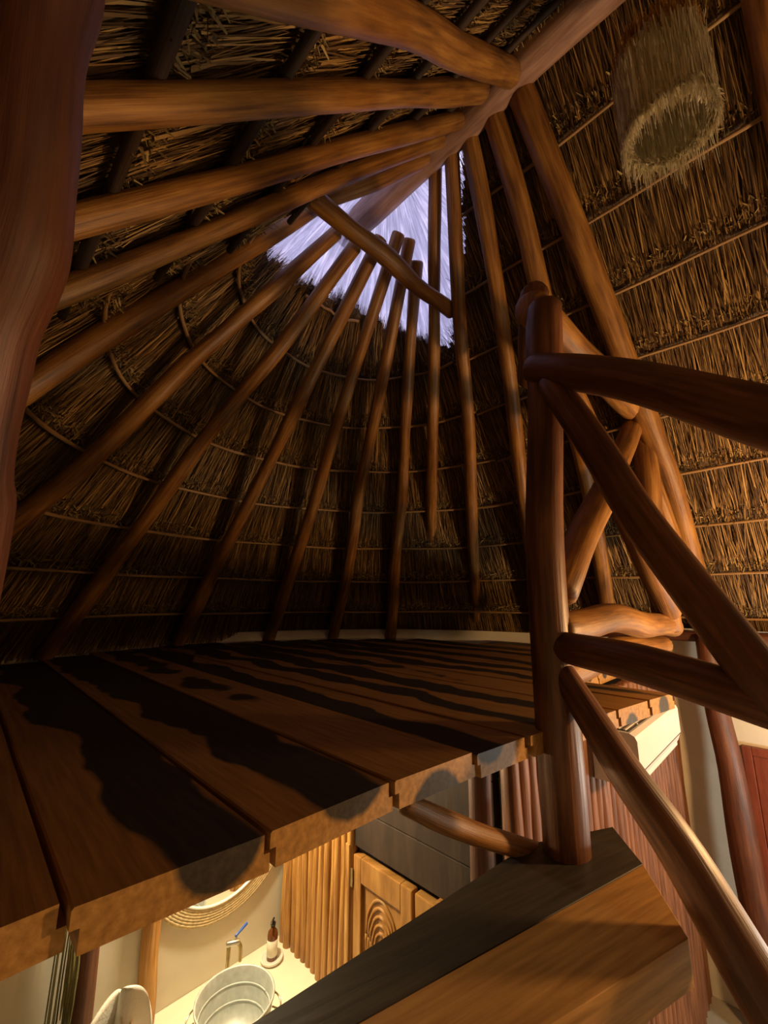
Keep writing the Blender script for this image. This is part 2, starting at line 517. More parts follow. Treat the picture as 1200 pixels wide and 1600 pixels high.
for kind in ('right', 'left', 'cone'):
    TH_OFF = -0.068 if kind == 'left' else -0.105
    a0, a1 = RANGE[kind]
    na = 220 if kind != 'cone' else 260
    rs = np.linspace(0.0 if kind == 'cone' else -0.22, RMAX, 130)
    as_ = np.linspace(a0, a1, na)
    A, R = np.meshgrid(as_, rs, indexing='ij')
    cs = np.array(COURSES[kind])
    # saw-tooth section: each course of straw is proud just above its batten and recedes towards the next one
    low = np.searchsorted(cs, R)
    nxt = np.where(low < len(cs), cs[np.minimum(low, len(cs) - 1)], RMAX)
    ph = np.clip((nxt - R) / 0.31, 0, 1)          # 0 at the batten, 1 just below the course above
    off = TH_OFF - 0.035 * ph + 0.012 * np.exp(-((ph - 0.09) / 0.08) ** 2)
    if kind == 'cone':
        arc = A * 1.7
    else:
        arc = A
    off = off + 0.008 * np.sin(arc * 17 + 3 * np.sin(R * 5)) + 0.006 * np.sin(arc * 43 + R * 9)
    P = surf(kind, A, R, off)
    uv = np.stack([arc, R], -1).reshape(-1, 2)
    faces = []
    hr = hole_r(kind, as_)
    hr = np.where(hr < 0.03, -9.0, hr)
    nr = len(rs)
    for i in range(na - 1):
        for j in range(nr - 1):
            if rs[j + 1] <= max(hr[i], hr[i + 1]):
                continue
            q = (i * nr + j, (i + 1) * nr + j, (i + 1) * nr + j + 1, i * nr + j + 1)
            faces.append(q)
    o = mesh_obj('thatch_layer', P.reshape(-1, 3), faces, M['thatch'], ceiling, uv, True)
    tag(o, kind='stuff')
    # outer skin, so that no sky shows through
    sel = [q for q in faces]
    P2 = surf(kind, A, R, off * 0 - 0.26)
    o = mesh_obj('thatch_outside', P2.reshape(-1, 3), sel, M['thatch'], ceiling, uv, True)
    tag(o, kind='stuff')

    # straws
    P0s, P1s, Ws, Ss, Bs = [], [], [], [], []
    Q0s, Q1s, QW, QS = [], [], [], []
    edges = list(cs) + [RMAX]
    vis0 = -0.8 if kind != 'cone' else a0
    for ci, rb in enumerate(edges):
        rt = edges[ci - 1] if ci else 0.02
        span = (a1 - vis0) if kind != 'cone' else (a1 - a0) * max(rb, 0.3)
        n = int(span * 560 * (1.0 if kind != 'left' else 0.9))
        if kind == 'left':
            n = int(span * 900)
        a = rng.uniform(vis0, a1, n)
        r_low = rb - rng.uniform(0.0, 0.10, n)
        r_up = np.maximum(rt - 0.03, r_low - rng.uniform(0.12, 0.34, n))
        ok = r_up > hole_r(kind, a) - 0.05
        a, r_low, r_up = a[ok], r_low[ok], r_up[ok]
        n = len(a)
        da = rng.normal(0, 0.022, n)
        if kind == 'cone':
            a_up = a + da / np.maximum(r_up, 0.3)
        else:
            a_up = a + da
        o_low = TH_OFF + rng.uniform(0.004, 0.030, n)
        o_up = TH_OFF - 0.030 + rng.uniform(0.0, 0.030, n)
        p0 = surf(kind, a, r_low, o_low); p1 = surf(kind, a_up, r_up, o_up)
        P0s.append(p0); P1s.append(p1); Ws.append(rng.uniform(0.0014, 0.0042, n))
        t = p1 - p0; t /= np.linalg.norm(t, axis=1)[:, None]
        nn = surf(kind, a, r_low, o_low + 1) - p0
        nn = nn + rng.normal(0, 0.35, nn.shape)
        sd = np.cross(t, nn); sd /= np.linalg.norm(sd, axis=1)[:, None]
        Ss.append(sd)
        Bs.append((surf(kind, a, r_low, o_low + 1) - p0) * rng.uniform(-0.004, 0.010, n)[:, None])
        # rough cut ends, a lumpy row just above each batten
        n2 = int(span * 420)
        a = rng.uniform(vis0, a1, n2)
        rl = rb - rng.uniform(0.015, 0.075, n2)
        ok = rl > hole_r(kind, a) + 0.01
        a, rl = a[ok], rl[ok]; n2 = len(a)
        q0 = surf(kind, a, rl, np.full(n2, TH_OFF - 0.005))
        q1 = surf(kind, a + rng.normal(0, 0.02, n2), rl + rng.uniform(-0.035, 0.03, n2), TH_OFF + rng.uniform(0.012, 0.052, n2))
        t = q1 - q0; t /= np.linalg.norm(t, axis=1)[:, None]
        sd = np.cross(t, rng.normal(0, 1, t.shape)); sd /= np.linalg.norm(sd, axis=1)[:, None]
        Q0s.append(q0); Q1s.append(q1); QW.append(rng.uniform(0.002, 0.006, n2)); QS.append(sd)
    # frayed tips hanging into the ridge-end gap
    n3 = 1400 if kind == 'cone' else 500
    a = rng.uniform(a0 if kind == 'cone' else 1.2, a1, n3)
    hr_ = hole_r(kind, a)
    ok = hr_ > 0.1
    a, hr_ = a[ok], hr_[ok]; n3 = len(a)
    if n3:
        o3 = TH_OFF - rng.uniform(0.0, 0.12, n3)
        p0 = surf(kind, a, hr_ + 0.06, o3); p1 = surf(kind, a + rng.normal(0, 0.05, n3), hr_ - rng.uniform(0.0, 0.07, n3), o3 + rng.uniform(-0.02, 0.03, n3))
        t = p1 - p0; t /= np.linalg.norm(t, axis=1)[:, None]
        sd = np.cross(t, rng.normal(0, 1, t.shape)); sd /= np.linalg.norm(sd, axis=1)[:, None]
        P0s.append(p0); P1s.append(p1); Ws.append(rng.uniform(0.001, 0.003, n3)); Ss.append(sd); Bs.append(np.zeros_like(p0))
    blades('straw', np.vstack(P0s), np.vstack(P1s), np.concatenate(Ws), np.vstack(Ss), M['straw'], ceiling, np.vstack(Bs))
    blades('cut_straw_end', np.vstack(Q0s), np.vstack(Q1s), np.concatenate(QW), np.vstack(QS), M['butt'], ceiling)

    # battens, one per course
    for ci, rb in enumerate(cs):
        if kind == 'cone':
            aa = np.linspace(a0 + 0.01, a1 - 0.01, 60)
            ok = hole_r(kind, aa) < rb - 0.02
            if ok.sum() < 12:
                continue
            aa = aa[ok]
            if rb < 0.85:
                aa = aa[1:-1]
        else:
            hi = U0 - 0.01
            tst = np.linspace(-0.8, hi, 80)
            good = tst[hole_r(kind, tst) < rb - 0.02]
            aa = np.linspace(-3.2, good.max(), 40)
        wv = 0.006 * np.sin(np.linspace(0, 9, len(aa)) + ci) + 0.003 * np.sin(np.linspace(0, 31, len(aa)) + 2 * ci)
        pth = surf(kind, aa, rb + wv, np.full(len(aa), TH_OFF + 0.030))
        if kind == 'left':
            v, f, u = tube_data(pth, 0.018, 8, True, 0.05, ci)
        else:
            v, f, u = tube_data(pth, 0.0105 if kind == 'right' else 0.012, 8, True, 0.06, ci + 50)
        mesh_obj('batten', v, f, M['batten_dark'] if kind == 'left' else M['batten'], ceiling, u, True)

# plastic sheet over the gap
th = np.linspace(math.radians(-150), math.radians(150), 160)
rr_ = np.linspace(0.0, 1.05, 34)
A, R = np.meshgrid(th, rr_, indexing='ij')
X = D0 + R * np.sin(A)
Y = U0 - 0.12 + R * np.cos(A) * np.where(np.cos(A) < 0, 0.8, 1.0)
Z = H + 0.40 - K * 0.97 * np.where(np.cos(A) < 0, np.abs(R * np.sin(A)), R) + 0.02 * np.sin(A * 9 + R * 6) + 0.012 * np.sin(A * 31 - R * 20) + 0.008 * np.sin(A * 57 + R * 33)
Z = np.where(R < 0.12, Z - (0.12 - R) * 0.4, Z)
n1, n2 = A.shape
faces = [(i * n2 + j, (i + 1) * n2 + j, (i + 1) * n2 + j + 1, i * n2 + j + 1) for i in range(n1 - 1) for j in range(n2 - 1)]
sheet = mesh_obj('plastic_sheet', np.stack([X, Y, Z], -1).reshape(-1, 3), faces, M['sheet'], None, np.stack([A, R], -1).reshape(-1, 2), True)
tag(sheet, 'crumpled milky plastic sheet glowing lavender over the gap at the ridge end', 'plastic sheet')

# ------------------------------------------------------------------ walls, floors
def apse_path(R, n=90):
    t = np.linspace(math.pi / 2, -math.pi / 2, n)
    Rf = [R + 0.12 * (1 - min(1, max(0, (math.degrees(a) - 8) / 5))) for a in t]
    return [(D0 + q * math.sin(a), U0 + q * math.cos(a)) for a, q in zip(t, Rf)]

def wall_strip(name, path, z0, z1, thick, mat, **tags):
    """vertical wall along a 2-d path, thickened to the left of travel"""
    p = np.array(path)
    d = np.gradient(p, axis=0); d /= np.linalg.norm(d, axis=1)[:, None]
    nrm = np.stack([d[:, 1], -d[:, 0]], 1)
    q = p + nrm * thick
    v, f = [], []
    for i in range(len(p)):
        v += [(*p[i], z0), (*p[i], z1), (*q[i], z0), (*q[i], z1)]
    for i in range(len(p) - 1):
        a, b_ = i * 4, (i + 1) * 4
        f += [(a, a + 1, b_ + 1, b_), (a + 2, b_ + 2, b_ + 3, a + 3), (a + 1, a + 3, b_ + 3, b_ + 1), (a, b_, b_ + 2, a + 2)]
    n = len(p) * 4
    f += [(0, 2, 3, 1), (n - 4, n - 3, n - 1, n - 2)]
    return tag(mesh_obj(name, v, f, mat), kind='structure', **tags)

FLOOR = -3.1
XR, XL, YB = D0 + 2.87, D0 - 3.12, -3.3
wall_strip('wall_right', [(XR, YB), (XR, -1), (XR, U0)], FLOOR, -0.27, 0.16, M['plaster'])
wall_strip('wall_apse', apse_path(3.0), FLOOR, -0.40, 0.16, M['plaster'])
wall_strip('wall_left', [(XL, U0), (XL, 0), (XL, YB)], FLOOR, -0.44, 0.16, M['plaster'])
# gable wall behind the camera
v = [(XR + .2, YB, FLOOR), (XL - .2, YB, FLOOR), (XL - .2, YB, -0.5), (D0, YB, 3.2), (XR + .2, YB, -0.5)]
v += [(x, y - .15, z) for x, y, z in v]
f = [(0, 1, 2, 3, 4), (9, 8, 7, 6, 5)] + [(i, (i + 1) % 5, 5 + (i + 1) % 5, 5 + i) for i in range(5)]
tag(mesh_obj('wall_back', v, f, M['plaster']), kind='structure')
tag(box('floor', XL - .2, XR + .2, YB - .2, U0 + 3.3, FLOOR - .12, FLOOR, M['concrete']), kind='structure')

# loft floor: slabs with dark heartwood running along them, tongue joints showing at the cut ends
loft = empty('loft_floor', (1.4, 2.6, -0.58), kind='structure')
tag(loft, label='loft floor of thick planks with black heartwood streaks')
TH = 0.074
def plank(x0, x1, y0, y1, top, hx, hz, hr, hg, hs, parent, mat=M['heart'], skew=0.0, name='plank', th=TH):
    """shiplap plank; origin at the middle of its cut end, top edge. skew shifts the right front corner along y"""
    g = 0.005
    w0, w1 = x0 + g, x1 - g
    h = th * 0.5
    prof = [(w0 + 0.004, 0.0), (w1 - 0.004, 0.0), (w1 - 0.004, -h), (w1 + 0.010, -h), (w1 + 0.010, -th), (w0 + 0.015, -th), (w0 + 0.015, -h + 0.003), (w0, -h + 0.003), (w0, -0.004)]
    n = len(prof)
    v = []
    for y, sk in ((y0, skew), (y1, 0)):
        for px, pz in prof:
            v.append((px, y + sk * (px - x0) / (x1 - x0), top + pz))
    f = [tuple(range(n - 1, -1, -1)), tuple(range(n, 2 * n))]
    f = [tuple(reversed(q)) for q in f]
    f += [(i, n + i, n + (i + 1) % n, (i + 1) % n) for i in range(n)]
    o = mesh_obj(name, v, f, mat, parent, None, False, ((x0 + x1) / 2, y0, top))
    o['heart_x'] = float(hx); o['heart_z'] = float(hz); o['heart_r'] = float(hr); o['heart_g'] = float(hg); o['heart_s'] = float(hs)
    return o

# x0, x1, front, skew, heart x, heart z, heart radius, growth
PL = [(-1.22, -0.86, 1.0, 0, 0.0, 0.0, 0.12, 0.01),
      (-0.86, -0.52, 1.0, 0, 0.0, 0.0, 0.12, 0.01),
      (-0.52, -0.16, 0.98, 0, -0.04, 0.02, 0.12, 0.01),
      (-0.16, 0.20, 0.955, 0, -0.05, 0.02, 0.13, 0.012),
      (0.20, 0.55, 0.935, -0.03, 0.075, 0.012, 0.088, 0.035),
      (0.55, 0.923, 0.905, -0.01, 0.055, 0.075, 0.125, 0.028),
      (0.923, 1.273, 0.885, -0.03, 0.0, -0.125, 0.112, 0.012),
      (1.273, 1.558, 0.845, -0.03, -0.07, 0.045, 0.088, 0.020),
      (1.558, 1.88, 0.80, -0.05, 0.03, 0.02, 0.05, 0.02),
      (1.88, 2.20, 0.745, -0.05, 0.0, 0.045, 0.085, 0.02),
      (2.20, 2.50, 0.69, -0.05, -0.03, -0.09, 0.06, 0.025),
      (2.50, 2.76, 0.635, -0.05, 0.02, -0.05, 0.055, 0.03),
      (2.76, 3.12, 1.08, 0, 0.03, 0.03, 0.06, 0.03),
      (3.12, 3.48, 1.08, 0, -0.05, 0.0, 0.05, 0.03),
      (3.48, 3.84, 1.08, 0, 0.05, 0.04, 0.06, 0.03),
      (3.84, 4.20, 1.08, 0, 0.0, 0.0, 0.05, 0.03),
      (4.20, 4.62, 1.08, 0, 0.05, 0.0, 0.06, 0.03)]
for i, (x0, x1, y0, sk, hx, hz, hr, hg) in enumerate(PL):
    far = max(abs(x0 - D0), abs(x1 - D0))
    y1 = U0 + math.sqrt(max(0.04, (3.04 if x0 < 2.1 else 2.90) ** 2 - min(far, 2.89) ** 2))
    top = -0.5 + (0, 0.003, -0.003, 0.002, -0.002)[i % 5]
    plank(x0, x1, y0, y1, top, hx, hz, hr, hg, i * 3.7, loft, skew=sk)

# ------------------------------------------------------------------ roof timbers
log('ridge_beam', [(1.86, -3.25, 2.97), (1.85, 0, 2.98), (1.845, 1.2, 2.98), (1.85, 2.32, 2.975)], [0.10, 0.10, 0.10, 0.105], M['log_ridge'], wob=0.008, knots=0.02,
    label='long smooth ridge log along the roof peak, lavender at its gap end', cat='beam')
log('collar_beam', [(1.125, 1.725, 2.305), (1.80, 1.73, 2.30), (2.50, 1.725, 2.29)], [0.058, 0.062, 0.057], M['log'], sides=16,
    label='short level log below the ridge that the fanned rafter tops rest on', cat='beam')

FAN = [((1.25, 1.93, 2.46), (0.06, 2.31, 0.88), 0.05),
       ((1.46, 1.97, 2.44), (0.12, 3.36, 0.37), 0.05),
       ((1.63, 1.97, 2.43), (0.60, 4.54, -0.40), 0.05),
       ((1.80, 1.96, 2.45), (1.74, 4.85, -0.44), 0.17),
       ((1.985, 1.95, 2.50), (2.76, 4.76, -0.50), 0.24),
       ((2.154, 1.95, 2.51), (3.49, 4.43, -0.52), 0.27),
       ((2.311, 1.95, 2.50), (4.07, 3.95, -0.52), 0.20)]
for i, (t, b_, ext) in enumerate(FAN):
    t = np.array(t); b_ = np.array(b_)
    d = (t - b_) / np.linalg.norm(t - b_)
    top = t + d * ext
    bot = b_ - d * max(0.0, (b_[2] + 0.47) / d[2])
    mid = (top * 0.5 + bot * 0.5)
    log('fan_rafter', [top, top * 0.75 + bot * 0.25, mid, top * 0.25 + bot * 0.75, bot],
        [0.050, 0.054, 0.058, 0.066, 0.072], M['log'], steps=9, wob=0.014, knots=0.04,
        label='slender fan rafter leaning on the collar beam, %s from the jack rafter' % ('first', 'second', 'third', 'fourth', 'fifth', 'sixth', 'seventh')[i], cat='rafter', group='rafters fanning from the collar beam')

def rafter(pts, r, label, group=None, name='rafter', mat='log', **kw):
    o = log(name, pts, r, M[mat], steps=8, wob=kw.pop('wob', 0.012), knots=0.03, **kw)
    tag(o, label, 'rafter', group)
    return o

gA = 'rafters from the ridge to the curved eave'
lA = 'log rafter from ridge to curved eave, %s one past the fan on the collar beam'
rafter([(1.88, 1.38, 2.99), (2.41, 1.815, 2.385), (3.25, 2.575, 1.19), (4.84, 3.86, -0.49)], [0.048, 0.050, 0.057, 0.066], lA % 'first', gA)
rafter([(1.86, 1.235, 2.98), (2.62, 1.72, 2.09), (3.40, 2.19, 1.14), (4.72, 3.05, -0.36)], [0.052, 0.055, 0.058, 0.060], lA % 'second', gA)
rafter([(1.86, 1.11, 2.98), (2.63, 1.34, 1.86 + .21), (3.53, 1.73, 1.01), (4.70, 2.18, -0.33)], [0.056, 0.06, 0.062, 0.066], lA % 'third', gA)
rafter([(1.92, 0.95, 2.91), (2.55, 1.02, 2.16), (3.533, 1.16, 1.01), (4.66, 1.45, -0.29)], [0.066, 0.068, 0.066, 0.066],
       'log rafter that passes behind the round dark beam end on the stair post')
rafter([(1.92, 0.77, 2.91), (2.5, 0.71, 2.20), (3.13, 0.66, 1.48), (3.69, 0.60, 0.80), (4.27, 0.62, 0.15), (4.66, 0.62, -0.27)], [0.072, 0.078, 0.084, 0.080, 0.076, 0.076],
       'thick honey log rafter beside the lit thatch, first one past the straw pendant')
rafter([(1.90, -0.24, 2.93), (3.2, -0.26, 1.40), (4.66, -0.28, -0.29)], [0.08, 0.08, 0.08],
       'thick log rafter on the lit thatch slope on the room side of the straw pendant')

gL = 'thick rafters on the slope above the stair'
lL = 'thick orange log rafter above the leaning post, %s from the jack rafter'
rafter([(1.77, 0.77, 2.90), (1.1, 0.68, 2.15), (0.41, 0.57, 1.34), (-1.1, 0.42, -0.40)], [0.064, 0.058, 0.053, 0.055], lL % 'fourth', gL, wob=0.004)
rafter([(1.73, 0.935, 2.90), (0.85, 0.87, 1.86), (0.01, 0.82, 0.87), (-1.1, 0.76, -0.40)], [0.060, 0.046, 0.036, 0.042], lL % 'third', gL, wob=0.004)
rafter([(1.76, 1.12, 2.90), (0.85, 1.17, 1.86), (0.04, 1.20, 0.91), (-1.1, 1.26, -0.40)], [0.052, 0.044, 0.037, 0.042], lL % 'second', gL, wob=0.004)
rafter([(1.77, 1.265, 2.90), (0.85, 1.43, 1.86), (0.04, 1.58, 0.91), (-1.1, 1.78, -0.40)], [0.046, 0.042, 0.040, 0.046], lL % 'first', gL, wob=0.004)
rafter([(1.78, 1.40, 2.88), (1.5, 1.58, 2.62), (1.17, 1.79, 2.33)], [0.055, 0.055, 0.05],
       'short jack rafter from the ridge down to one end of the collar beam', name='jack_rafter', wob=0.004)

# ------------------------------------------------------------------ near leaning post
log('leaning_post', [(0.011, 2.200, -3.100), (-0.017, 1.430, -1.224), (-0.034, 0.937, -0.024), (-0.038, 0.847, 0.194), (-0.044, 0.786, 0.327), (-0.034, 0.733, 0.425), (-0.026, 0.681, 0.527), (-0.032, 0.643, 0.625), (-0.040, 0.618, 0.741), (-0.051, 0.597, 0.849)],
    [0.090, 0.088, 0.081, 0.076, 0.075, 0.074, 0.071, 0.068, 0.072, 0.080], M['log_dark'], sides=20, wob=0.0, knots=0.05,
    label='dark red crooked log post leaning beside the stair under the rafters', cat='post')

# ------------------------------------------------------------------ stair landing
land = empty('stair_landing', (1.2, 0.65, -1.04), 'thick two-board wooden stair landing, black heartwood top, carrying the railing post', 'stair landing')
def board(pts, top, th, hx, hz, hr, hg, hs, ang, name='board'):
    """slab with plan outline pts; local y runs along the grain at angle ang"""
    c = np.array(pts[0]);
    ca, sa = math.cos(ang), math.sin(ang)
    loc = []
    for p in pts:
        d = np.array(p) - c
        loc.append((ca * d[0] + sa * d[1], -sa * d[0] + ca * d[1]))
    n = len(pts)
    v = [(x, y, 0) for x, y in loc] + [(x, y, -th) for x, y in loc]
    f = [tuple(range(n)), tuple(range(2 * n - 1, n - 1, -1))] + [(i, n + i, n + (i + 1) % n, (i + 1) % n) for i in range(n)]
    me = bpy.data.meshes.new(name)
    me.from_pydata(v, [], f)
    me.materials.append(M['heart'])
    import bmesh
    bm = bmesh.new(); bm.from_mesh(me)
    bmesh.ops.recalc_face_normals(bm, faces=bm.faces)
    bmesh.ops.bevel(bm, geom=bm.edges[:], offset=0.002, segments=1, affect='EDGES')
    bm.to_mesh(me); bm.free()
    o = bpy.data.objects.new(name, me)
    COL.objects.link(o)
    o.location = (c[0], c[1], top + ZO)
    o.rotation_euler = (0, 0, ang)
    w = world_loc(land)
    o.parent = land
    o.location = Vector(o.location) - w
    o['heart_x'] = hx; o['heart_z'] = hz; o['heart_r'] = hr; o['heart_g'] = hg; o['heart_s'] = hs
    return o
ang = math.atan2(-(0.876 - 0.99), 1.07)           # board runs along +x, turned slightly
aB = math.pi / 2 - 0.27
board([(2.02, 0.70), (1.663, 0.885), (0.0, 1.06), (0.0, 1.035), (1.83, 0.545)], -0.913, 0.115, 0.0, 0.0, 0.7, 0.0, 2.0, aB)
board([(1.83, 0.544), (0.0, 1.034), (-0.30, 1.09), (-0.30, 0.97), (1.55, 0.368)], -0.913, 0.115, 0.0, 3.0, 0.3, 0.0, 4.0, aB)
# support log between loft and landing
log('support_log', [(1.07, 0.98, -0.625), (1.26, 0.955, -0.735), (1.46, 0.92, -0.835), (1.70, 0.87, -0.955)], [0.030, 0.036, 0.038, 0.040], M['log'],
    label='bent support log bracing the loft edge off the landing', cat='support log', wob=0.004)
log('leg', [(0.25, 0.80, FLOOR), (0.25, 0.82, -1.03)], [0.08, 0.075], M['log_dark'], land)
log('leg', [(1.70, 0.66, FLOOR), (1.69, 0.68, -1.03)], [0.08, 0.075], M['log_dark'], land)

# ------------------------------------------------------------------ stair railing
rail = empty('stair_railing', (1.716, 0.765, -0.913), 'log stair railing, two sloping rails and cross logs on a stout post', 'railing')
log('post', [(1.716, 0.765, -0.93), (1.718, 0.76, -0.3), (1.735, 0.745, 0.4), (1.76, 0.72, 1.0), (1.785, 0.70, 1.36)], [0.086, 0.079, 0.074, 0.076, 0.080], M['log_rail'], rail, sides=20, wob=0.006, knots=0.025)
log('post', [(1.50, -0.16, FLOOR), (1.50, -0.14, -0.5), (1.50, -0.13, 0.62)], 0.075, M['log_rail'], rail, sides=16, wob=0.005)
log('top_rail', [(1.715, 0.735, 1.03), (1.65, 0.50, 0.885), (1.595, 0.277, 0.716), (1.527, 0.008, 0.497), (1.49, -0.13, 0.38)], [0.070, 0.076, 0.081, 0.084, 0.084], M['log_rail'], rail, sides=18, wob=0.004)
log('brace', [(1.69, 0.66, 0.92), (1.645, 0.48, 0.53), (1.606, 0.323, 0.175), (1.554, 0.114, -0.215), (1.52, -0.02, -0.42)], [0.055, 0.060, 0.066, 0.070, 0.070], M['log_rail'], rail, sides=18, wob=0.005)
log('cross_rail', [(1.715, 0.745, -0.185), (1.633, 0.429, -0.215), (1.578, 0.211, -0.262), (1.51, -0.06, -0.30)], [0.058, 0.062, 0.064, 0.066], M['log_rail'], rail, sides=18, wob=0.004)
log('brace', [(1.710, 0.725, -0.285), (1.66, 0.55, -0.52), (1.624, 0.396, -0.712), (1.579, 0.216, -0.984), (1.53, 0.02, -1.25)], [0.052, 0.060, 0.066, 0.072, 0.074], M['log_rail'], rail, sides=18, wob=0.005)

log('beam', [(1.93, 0.80, 1.58), (2.37, 1.035, 1.575), (2.72, 1.22, 1.575)], 0.080, M['log_rail'], wob=0.003,
    label='short log beam lying on the railing post, its round cut end showing', cat='beam')

# loft side frame of crossed logs
fr = empty('log_frame', (2.7, 0.72, -0.25), 'crossed log side frame of the loft between railing post and lit thatch', 'frame')
log('tie_beam', [(1.78, 0.76, 1.40), (2.5, 0.73, 1.37), (3.40, 0.70, 1.33)], [0.085, 0.084, 0.075], M['log'], fr)
log('post', [(3.47, 0.71, 1.40), (3.42, 0.72, 0.60), (3.50, 0.72, -0.20)], [0.070, 0.078, 0.080], M['log'], fr)
log('brace', [(3.36, 0.74, 1.26), (2.6, 0.75, 0.64), (1.83, 0.76, 0.03)], [0.07, 0.075, 0.08], M['log'], fr)
log('brace', [(1.97, 0.70, 1.04), (2.66, 0.69, 0.50), (3.40, 0.68, -0.09)], [0.062, 0.07, 0.075], M['log'], fr)
log('brace', [(3.50, 0.68, 1.30), (3.56, 0.65, 1.10), (3.62, 0.61, 0.97)], [0.06, 0.062, 0.06], M['log'], fr, wob=0.003)
log('brace', [(3.47, 0.68, 0.84), (3.62, 0.66, 0.55), (3.80, 0.64, 0.25)], [0.05, 0.055, 0.055], M['log'], fr, wob=0.003)
log('bottom_rail', [(1.74, 0.74, -0.125), (2.3, 0.73, -0.11), (2.9, 0.72, -0.14), (3.64, 0.72, -0.20)], [0.070, 0.074, 0.074, 0.07], M['log'], fr, sides=18, knots=0.015)
log('bottom_rail', [(1.80, 0.82, -0.33), (2.6, 0.82, -0.30), (3.66, 0.80, -0.33)], [0.07, 0.075, 0.07], M['log'], fr, sides=16)
log('wall_plate', [(4.60, -3.2, -0.33), (4.61, -1, -0.33), (4.60, 1.0, -0.33), (4.58, 1.9, -0.35)], 0.05, M['log_dark'],
    label='dark log plate along the top of the right plaster wall under the eave', cat='beam')

# ------------------------------------------------------------------ straw pendant
pc = np.array([1.83, 0.135, 1.93])
pend = empty('straw_pendant', pc, 'pendant lampshade of bleached straw, ragged rim, hanging below the ridge', 'lampshade')
RP, HP = 0.170, 0.47
n = 96
prof_o = [(RP * 0.98, 0.0), (RP, 0.06), (RP * 0.985, 0.2), (RP * 0.95, 0.34), (RP * 0.90, 0.42)]
v, f, u = lathe_data(pc, prof_o, n)
v = np.array(v)
vr = rng.uniform(-0.006, 0.006, (len(v), 1))
c2 = np.array([pc[0], pc[1], 0]); dirs = v - c2; dirs[:, 2] = 0
v = v + dirs * vr / RP
mesh_obj('shade', v, f, M['grass_mass'], pend, u, True)
v, f, u = lathe_data(pc, [(RP * 0.90, 0.40), (RP * 0.93, 0.44), (RP * 0.80, HP - 0.01), (RP * 0.4, HP), (0.012, HP)], 48)
mesh_obj('cap', v, f, M['grass_tan'], pend, u, True)
def pend_blades(n, z0a, z0b, lmin, lmax, rr, mat, name, droop=0.01, wmin=0.0012, wmax=0.0034):
    t = rng.uniform(0, 2 * math.pi, n)
    z0 = rng.uniform(z0a, z0b, n); ln_ = rng.uniform(lmin, lmax, n)
    r0 = rr + rng.uniform(-0.006, 0.012, n); r1 = rr + rng.uniform(-droop, droop, n)
    t1 = t + rng.normal(0, 0.05, n)
    p0 = np.stack([pc[0] + r0 * np.cos(t), pc[1] + r0 * np.sin(t), pc[2] + z0], 1)
    p1 = np.stack([pc[0] + r1 * np.cos(t1), pc[1] + r1 * np.sin(t1), pc[2] + z0 - ln_], 1)
    sd = np.stack([-np.sin(t), np.cos(t), np.zeros(n)], 1) + rng.normal(0, 0.3, (n, 3))
    sd /= np.linalg.norm(sd, axis=1)[:, None]
    blades(name, p0, p1, rng.uniform(wmin, wmax, n), sd, mat, pend)
pend_blades(1500, 0.10, 0.42, 0.12, 0.30, RP * 0.985, M['grass'], 'straw')
pend_blades(700, 0.015, 0.05, 0.03, 0.065, RP * 0.97, M['grass'], 'fringe', 0.022, 0.002, 0.005)
pend_blades(600, 0.015, 0.05, 0.03, 0.060, RP * 0.84, M['grass'], 'fringe', 0.022, 0.002, 0.005)
pend_blades(900, 0.01, 0.04, 0.03, 0.055, RP * 0.9, M['grass'], 'fringe', 0.03, 0.002, 0.005)
pend_blades(700, 0.40, 0.49, 0.05, 0.12, RP * 0.93, M['grass_tan'], 'top_straw', 0.02)
v, f, u = tube_data([(pc[0], pc[1], pc[2] + HP - 0.01), (pc[0], pc[1], 2.90)], 0.006, 8)
mesh_obj('cord', v, f, M['black'], pend, u, True)
log('bulb', [pc + (0, 0, 0.36), pc + (0, 0, 0.28), pc + (0, 0, 0.22)], [0.016, 0.03, 0.022], M['white'], pend, wob=0, knots=0)
v, f, u = tube_data([(pc[0], pc[1], pc[2] + 0.36), (pc[0], pc[1], pc[2] + HP)], 0.014, 10)
mesh_obj('lamp_holder', v, f, M['black'], pend, u, True)

# ------------------------------------------------------------------ bathroom under the loft
WU = 2.76
LB = -0.60
tag(box('wall_bathroom', XL + 0.0, 1.98, WU, WU + 0.14, FLOOR, LB, M['plaster']), kind='structure')
ctr = empty('vanity_counter', (1.4, 2.36, FLOOR), 'cream cement vanity counter built against the bathroom wall', 'counter')
box('slab', 0.625, 1.90, 1.98, WU, -2.25, -2.15, M['counter'], ctr, 0.012)
box('plinth', 0.69, 1.84, 2.06, WU, FLOOR, -2.24, M['plaster'], ctr)

# pole wall at the end of the vanity
pw = empty('wall_poles', (1.79, 2.4, FLOOR), kind='structure')
y = WU - 0.03
k = 0
while y > 2.06:
    r = random.uniform(0.024, 0.031)
    y -= r
    low = -2.15 + random.uniform(-0.012, 0.006) if y > 1.99 else FLOOR
    log('pole', [(1.79 + random.uniform(-.012, .012), y, low), (1.79 + random.uniform(-.008, .008), y + random.uniform(-.006, .006), -1.4), (1.79 + random.uniform(-.012, .012), y, LB)],
        [r * 1.03, r, r * 0.97], M['pole'], pw, sides=12, steps=6, wob=0.002, knots=0.02)
    y -= r * 1.06
    k += 1
